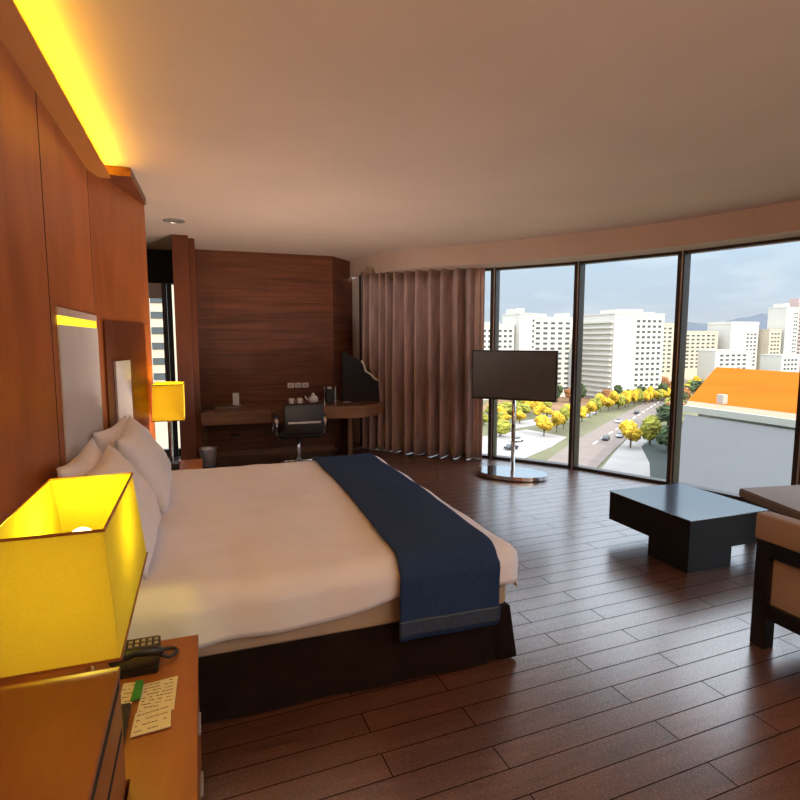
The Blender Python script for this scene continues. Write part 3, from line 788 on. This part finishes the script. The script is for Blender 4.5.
def ribs(m_, axis_scale):
    nt = m_.node_tree; N, L = nt.nodes, nt.links; b = N['Principled BSDF']
    tc = N.new('ShaderNodeTexCoord'); mp = N.new('ShaderNodeMapping'); mp.inputs['Rotation'].default_value = (0, 0, axis_scale[1])
    L.new(tc.outputs['Object'], mp.inputs['Vector'])
    wv = N.new('ShaderNodeTexWave'); wv.inputs['Scale'].default_value = axis_scale[0]; L.new(mp.outputs[0], wv.inputs['Vector'])
    bp = N.new('ShaderNodeBump'); bp.inputs['Strength'].default_value = .35; bp.inputs['Distance'].default_value = .06
    L.new(wv.outputs['Fac'], bp.inputs['Height']); L.new(bp.outputs[0], b.inputs['Normal'])
ribs(M['groof'], (1.1, math.radians(50)))

def flat(name, pts, z, m, h=.15):
    o = struct(name, prism(pts, z, z + h), m); return o
struct('ground', bx(-1500, 4500, -500, 4500, G - 2, G), 'ground')
flat('ground_road', [(60, 85), (110, 128), (154, 165), (226, 221), (400, 350), (420, 372), (237, 244), (167, 190), (112, 147), (40, 85)], G, 'asphalt', .2)
flat('ground_car_park', [(95, 98), (125, 133), (139, 144), (160, 160), (190, 170), (150, 110), (120, 90), (100, 80)], G, 'lot', .25)  # dark patch painted as the hotel's cast shadow on the ground
flat('ground_plaza', [(62, 84), (110, 127), (152, 163), (135, 140), (122, 130), (108, 112), (95, 98), (70, 66)], G, 'paved', .3)
flat('ground_forecourt', [(55, 110), (98, 140), (112, 152), (108, 170), (80, 160), (50, 135)], G, 'paved', .15)
flat('ground_field', [(150, 205), (230, 250), (240, 300), (170, 300), (118, 225)], G, 'soil', .1)
flat('ground_path', [(104, 172), (150, 190), (163, 200), (158, 205), (100, 180)], G, 'paved', .3)
bm = bmesh.new()
for k in range(14):
    f0 = k / 14; f1 = f0 + .035
    a = Vector((112, 139)); b = Vector((232, 233)); p0 = a.lerp(b, f0); p1 = a.lerp(b, f1); n = Vector((-.6, .78)) * .25
    bm.faces.new([bm.verts.new((q.x, q.y, G + .23)) for q in (p0 - n, p1 - n, p1 + n, p0 + n)])
struct('ground_road_marking', bm, 'line')

wm = bx(-.5, .5, -.5, .5, -.5, .5); wmesh = bpy.data.meshes.new('window'); wm.to_mesh(wmesh); wm.free(); wmesh.materials.append(M['bwin'])
def building(x0, x1, y0, y1, top, label, m='bwhite', front=None, left=None, extras=(), balconies=0, ang=0, floor=2.75, wfrac=.55, base=G, cat='building', group='apartment blocks outside'):
    cx, cy = (x0 + x1) / 2, (y0 + y1) / 2
    t = thing('apartment_building', (cx, cy, base), label, cat, group)
    obj('body', bx(x0, x1, y0, y1, base, top), m, t)
    obj('parapet', bx(x0 - .2, x1 + .2, y0 - .2, y1 + .2, top, top + .7), m, t)
    def win(x, y, z, sx, sy, sz):
        w = bpy.data.objects.new('window', wmesh); COL.objects.link(w); w.parent = t
        w.location = (x - cx, y - cy, z - base); w.scale = (sx, sy, sz)
    if front:
        for (c0, c1, nc, nr, zt) in front:      # fractions along the face
            for c in range(nc):
                xx = x0 + (x1 - x0) * (c0 + (c1 - c0) * (c + .5) / nc); wdt = (x1 - x0) * (c1 - c0) / nc * wfrac
                for r in range(nr): win(xx, y0 - .02, top - zt - r * floor, wdt, .3, floor * .42)
    if left:
        for (c0, c1, nc, nr, zt) in left:
            for c in range(nc):
                yy = y0 + (y1 - y0) * (c0 + (c1 - c0) * (c + .5) / nc); wdt = (y1 - y0) * (c1 - c0) / nc * wfrac
                for r in range(nr): win(x0 - .02, yy, top - zt - r * floor, .3, wdt, floor * .42)
    for k in range(balconies):
        z = top - 3.3 - k * floor
        obj('balcony', bx(x0 - 1.3, x0, y0 + 1.0, y1 - 1.0, z - .9, z), m, t)
    for (a0, a1, b0, b1, h) in extras:
        obj('roof_room', bx(x0 + (x1 - x0) * a0, x0 + (x1 - x0) * a1, y0 + (y1 - y0) * b0, y0 + (y1 - y0) * b1, top + .7, top + h), m, t)
    if ang: t.rotation_euler.z = ang
    return t
# left-hand long block behind the television
building(128, 157.6, 262, 276, 8.5, 'white apartment block with regular windows at the curtain edge, lower roofline', front=[(.03, .97, 9, 11, 2.6)], extras=[(.55, .75, .2, .8, 2.2)])
building(158.2, 168, 258, 276, 14.5, 'white blank stair tower rising behind the top of the television', extras=[(.0, .5, .2, .8, 3.2)], front=[(.75, .95, 1, 12, 3.2)])
building(168.6, 204, 262, 276, 12.8, 'white apartment block with dark window grid right of the stair tower', front=[(.03, .97, 7, 14, 2.6)], extras=[(.1, .3, .2, .8, 2.4), (.6, .72, .2, .8, 3)])
# corner block
building(197, 229, 232, 258, 14.0, 'tall white corner block with shaded left side and blank lit end strip', front=[(.42, .96, 5, 15, 3.2)], balconies=15, extras=[(.05, .55, .0, .5, 2.6), (.6, .95, .2, .8, 1.5)])
building(206, 222, 282, 298, 11.5, 'white block half hidden behind the shaded side of the corner block', front=[(.05, .95, 4, 8, 2.6)], extras=[(.2, .5, .2, .8, 3)])
building(259, 300, 285, 300, 11.0, 'cream apartment block receding beside the second mullion', 'bcream', front=[(.05, .95, 8, 11, 2.6)])
building(310, 352, 306, 320, 6.6, 'cream apartment block with low flat roof left of the pale office tower', 'bcream', front=[(.05, .95, 8, 9, 2.6)], extras=[(.1, .35, .2, .8, 3.2)])
building(357, 384, 300, 320, 12.0, 'plain white office tower standing above its neighbours', front=[(.55, .95, 3, 9, 7)], extras=[(.0, 1, .0, 1, 2.0)])
building(386, 398, 293, 306, 8.0, 'narrow cream block between the white office tower and the tall right tower', 'bcream', front=[(.1, .9, 3, 9, 2.6)])
building(400, 413, 292, 306, 24.0, 'tall slim white tower with stepped top at the far right', front=[(.6, .95, 2, 14, 4)], extras=[(.1, .5, .2, .8, 3.5)])
building(415, 429, 294, 306, 27.5, 'tallest pinkish tower touching the right edge of the view', 'bpink', front=[(.05, .95, 3, 14, 3)], extras=[(.2, .7, .2, .8, 4)])
building(344, 360, 252, 266, -9, 'small pale block just beyond the orange roof', front=[(.1, .9, 4, 4, 2.6)])
building(300, 330, 262, 275, -6, 'low white block with a few windows behind the yellow roadside trees', front=[(.1, .9, 5, 5, 2.6)])
building(-14, -4, 110, 125, 14, 'pale block seen through the slim window by the far lamp', 'bcream', front=[(.1, .9, 2, 9, 2.6)])

# hills
bm = bmesh.new(); prof = []
HX = [(1900, 40), (2290, 86), (2470, 78), (2640, 100), (2760, 128), (2860, 138), (3040, 122), (3400, 100), (3800, 60)]
n_ = 60; rows = []
for j, (dy, f) in enumerate(((-350, 0), (-180, .55), (0, 1), (300, .6), (600, 0))):
    row = []
    for k in range(n_ + 1):
        x = 1500 + (3900 - 1500) * k / n_
        h = 0
        for (xa, ha), (xb, hb_) in zip(HX, HX[1:]):
            if xa <= x <= xb: h = ha + (hb_ - ha) * (x - xa) / (xb - xa)
        if x < 1900: h = 40 * (x - 1500) / 400
        h = max(h, 0) * (1 + .12 * noise.noise(Vector((x * .01, dy * .01, 3))))
        row.append(bm.verts.new((x, 2200 + dy, G + (h - G) * f if h > 0 else G)))
    rows.append(row)
for r0, r1 in zip(rows, rows[1:]):
    for k in range(n_): bm.faces.new((r0[k], r0[k + 1], r1[k + 1], r1[k]))
struct('ground_hills', bm, 'hill', smooth=True)

# low hall with orange and grey roofs
hl = thing('hall', (100, 80, G), 'large low hall with orange upper roof and grey ribbed lower roof', 'hall')
def slab(pts, t):
    bm = bmesh.new(); a = [bm.verts.new(p_) for p_ in pts]; b = [bm.verts.new((p_[0], p_[1], p_[2] - t)) for p_ in pts]; n = len(pts)
    bm.faces.new(a); bm.faces.new(b[::-1])
    for i in range(n): bm.faces.new((a[i], b[i], b[(i + 1) % n], a[(i + 1) % n]))
    return bm
obj('orange_roof', slab([(168, 146, -8), (160, 96, -8), (99, 60, -11.5), (97.8, 91.5, -11.5)], .5), 'oroof', hl)['label'] = 'orange roof'
obj('roof_border', slab([(97.8, 91.5, -11.5), (99, 60, -11.5), (94.8, 60, -12), (94.6, 88.9, -12)], .5), 'oroof2', hl)
obj('fascia', slab([(94.6, 88.9, -12.0), (95.6, 58, -12.0), (94.6, 57.5, -12.0), (93.6, 89.0, -12.0)], 1.3), 'fascia', hl)
obj('grey_roof', slab([(92.5, 87, -13.6), (94, 50, -13.6), (50, 26, -17.6), (47, 47, -17.6)], .5), 'groof', hl)['label'] = 'grey ribbed metal roof'
obj('walls', prism([(49, 46), (92, 85), (160, 138), (158, 98), (94, 55), (52, 30)], G, -18.3), 'fascia', hl)
obj('upper_walls', prism([(94.8, 86), (165, 143), (158, 98), (96, 62)], -18.3, -12.8), 'fascia', hl)
obj('roof_vent', bx(99, 100.2, 84, 85.5, -11.6, -9.6), 'fascia', hl)

# trees
def crown(r, h, seed, m):
    bm = bmesh.new(); rnd = random.Random(seed)
    for k in range(9):
        b2 = bmesh.new(); bmesh.ops.create_icosphere(b2, subdivisions=3, radius=1)
        rr = r * rnd.uniform(.38, .6); a = rnd.uniform(0, 2 * PI); d = r * rnd.uniform(0, .6); zz = h * rnd.uniform(.5, .95)
        for v in b2.verts:
            nn = noise.noise(v.co * 2.4 + Vector((seed, k, 0))) * .45 + noise.noise(v.co * 6 + Vector((seed, k, 3))) * .3
            v.co = v.co * (1 + nn) * rr
            v.co.z *= .85
            v.co += Vector((d * math.cos(a), d * math.sin(a), zz))
        me = bpy.data.meshes.new('tmp'); b2.to_mesh(me); b2.free(); bm.from_mesh(me); bpy.data.meshes.remove(me)
    return bm
protos = {}
def tree(x, y, r, h, kind, label, group='trees by the road'):
    key = kind
    if key not in protos:
        t = thing('tree', (0, 0, 0))
        obj('crown', crown(1, 1.9, len(protos) * 7 + 3, kind), kind, t, local=True)
        obj('trunk', cyl(0, 0, 0, 1.2, .09, .05, n=8), 'trunk', t, local=True)
        protos[key] = t
    else: t = copy_tree(protos[key])
    t.location = (x, y, G); t.scale = (r, r, h / 2.4); t.rotation_euler.z = random.uniform(0, 6)
    tag(t, label, 'tree', group)
LB = {'leaf_yellow': 'yellow autumn tree', 'leaf_lime': 'yellow-green tree',
      'leaf_green': 'dark green tree', 'leaf_rust': 'rust brown tree'}
random.seed(11)
ROW = [(108, 156), (170, 202), (206, 219), (240, 230), (300, 272)]
for k in range(30):
    f = k / 29 * 3.999; q = Vector(ROW[int(f)]).lerp(Vector(ROW[int(f) + 1]), f - int(f))
    kind = ('leaf_yellow', 'leaf_yellow', 'leaf_lime', 'leaf_yellow')[k % 4]
    tree(q.x - 2 + random.uniform(-1, 1), q.y + random.uniform(-1, 1), random.uniform(2.3, 3.1), random.uniform(6, 9.5), kind, LB[kind] + ' lining the kerb', 'trees lining the far kerb')
for k in range(14):
    x = 155 + k * 6; x += k; y = 238 if x < 190 else 227 + max(0, x - 232) * 1.1
    kind = random.choice(('leaf_green', 'leaf_green', 'leaf_rust'))
    tree(x, y, random.uniform(2.6, 3.2), random.uniform(7, 11), kind, LB[kind] + ' at the foot of the blocks', 'trees at the foot of the blocks')
for k in range(26):
    x = 92 + (k % 9) * 7; y = 166 + (k % 9) * 6 + random.uniform(-7, 7) + (k // 9) * 11; kind = random.choice(('leaf_lime', 'leaf_yellow', 'leaf_lime'))
    tree(x, y, random.uniform(2.3, 3.3), random.uniform(4, 7), kind, LB[kind] + ' on the open plot left of the road', 'trees on the open plot')
tree(118, 130, 3.2, 9, 'leaf_yellow', 'bright yellow tree in the dark car park', 'trees in the car park')
tree(127, 132, 3.6, 10, 'leaf_lime', 'light green tree right of the yellow one in the dark car park', 'trees in the car park')
tree(124, 122, 3.2, 8, 'leaf_green', 'dark green tree in front of the two car park trees', 'trees in the car park')
for k in range(7):
    x = 160 + k * 14; y = 158 + k * 12
    kind = ('leaf_green', 'leaf_rust', 'leaf_lime')[k % 3]
    tree(x, y, random.uniform(3.5, 5), random.uniform(7, 10), kind, LB[kind] + ' between road and orange roof', 'trees between road and hall')
for k in range(16):
    x = 250 + k * 12; y = 262 - k * 3 + random.uniform(-6, 6)
    kind = random.choice(('leaf_green', 'leaf_lime', 'leaf_rust'))
    tree(x, y, random.uniform(4, 6), random.uniform(8, 12), kind, LB[kind] + ' beyond the orange roof', 'trees beyond the hall')
for k, (x, y) in enumerate(((-12, 70), (-8, 82), (-5, 95), (-15, 92))):
    tree(x, y, 4, 12, 'leaf_green', 'dark green tree seen through the slim window', 'trees past the slim window')
# cars
car0 = None
def car(x, y, a, c, label):
    t = thing('car', (0, 0, 0)); m_ = M.setdefault('car_' + c, mat('car_' + c, {'white': (.8, .8, .8), 'dark': (.04, .04, .05), 'silver': (.45, .46, .48)}[c], .3))
    bm = bx(-2.2, 2.2, -.9, .9, .35, .95, .12); obj('body', bm, m_, t, local=True)
    bm = bmesh.new()
    v = [bm.verts.new(q) for q in ((-1.5, -.8, .95), (1.2, -.8, .95), (1.2, .8, .95), (-1.5, .8, .95), (-1.0, -.68, 1.45), (.6, -.68, 1.45), (.6, .68, 1.45), (-1.0, .68, 1.45))]
    for f in ((4, 5, 6, 7), (0, 1, 5, 4), (1, 2, 6, 5), (2, 3, 7, 6), (3, 0, 4, 7)): bm.faces.new([v[i] for i in f])
    obj('cabin', bm, 'bwin', t, local=True)
    for wx in (-1.35, 1.35):
        for wy in (-.8, .8):
            w_ = obj('wheel', cyl(0, 0, -.12, .12, .34, n=16), 'plastic', t, local=True); w_.location = (wx, wy, .34); w_.rotation_euler = (PI / 2, 0, 0)
    t.location = (x, y, G + .25); t.rotation_euler.z = a
    tag(t, label, 'car', 'cars outside')
ra = math.radians(40)
car(128, 146, ra, 'silver', 'silver car on the road beside the dark car park'); car(150, 172, ra, 'white', 'white car farther up the road')
car(120, 143, ra + PI, 'dark', 'dark car nearest the window on the road'); car(175, 190, ra, 'dark', 'dark car in the middle distance of the road')
car(84, 140, .3, 'dark', 'dark car on the pale forecourt behind the television base'); car(92, 150, .3, 'white', 'white car on the pale forecourt behind the television base')
car(140, 140, 1.2, 'white', 'white car parked in the dark car park')

# ------------------------------------------------------------ sky and sun
wd = bpy.data.worlds.new('sky'); S.world = wd; wd.use_nodes = True
nt = wd.node_tree; nt.nodes.clear(); N, L = nt.nodes, nt.links
tc = N.new('ShaderNodeTexCoord'); sp = N.new('ShaderNodeSeparateXYZ'); L.new(tc.outputs['Generated'], sp.inputs[0])
cr = N.new('ShaderNodeValToRGB'); e = cr.color_ramp.elements
e[0].position = 0; e[0].color = (.52, .54, .57, 1)
e[1].position = .7; e[1].color = (3.4, 3.6, 3.9, 1)
x = e.new(.05); x.color = (.46, .52, .60, 1)
x = e.new(.16); x.color = (.46, .58, .70, 1)
x = e.new(.27); x.color = (.62, .76, .92, 1)
x = e.new(.42); x.color = (2.0, 2.15, 2.4, 1)
L.new(sp.outputs['Z'], cr.inputs[0])
mp = N.new('ShaderNodeMapping'); mp.inputs['Scale'].default_value = (2, 2, 9); L.new(tc.outputs['Generated'], mp.inputs[0])
nz = N.new('ShaderNodeTexNoise'); nz.inputs['Scale'].default_value = 2.2; nz.inputs['Detail'].default_value = 6; L.new(mp.outputs[0], nz.inputs['Vector'])
c2_ = N.new('ShaderNodeValToRGB'); c2_.color_ramp.elements[0].position = .52; c2_.color_ramp.elements[0].color = (0, 0, 0, 1)
c2_.color_ramp.elements[1].position = .75; c2_.color_ramp.elements[1].color = (.5, .5, .5, 1); L.new(nz.outputs['Fac'], c2_.inputs[0])
mx = N.new('ShaderNodeMix'); mx.data_type = 'RGBA'; L.new(c2_.outputs[0], mx.inputs[0]); L.new(cr.outputs[0], mx.inputs[6]); mx.inputs[7].default_value = (.78, .80, .82, 1)
bg = N.new('ShaderNodeBackground'); bg.inputs[1].default_value = 1.15; L.new(mx.outputs[2], bg.inputs[0])
ow = N.new('ShaderNodeOutputWorld'); L.new(bg.outputs[0], ow.inputs[0])
sun = light('SUN', 'sun', (0, -10, 50), 3.8, (1, .90, .76), angle=.01)
d = Vector((.12, -.86, .60)).normalized()
sun.rotation_euler = d.to_track_quat('Z', 'Y').to_euler()
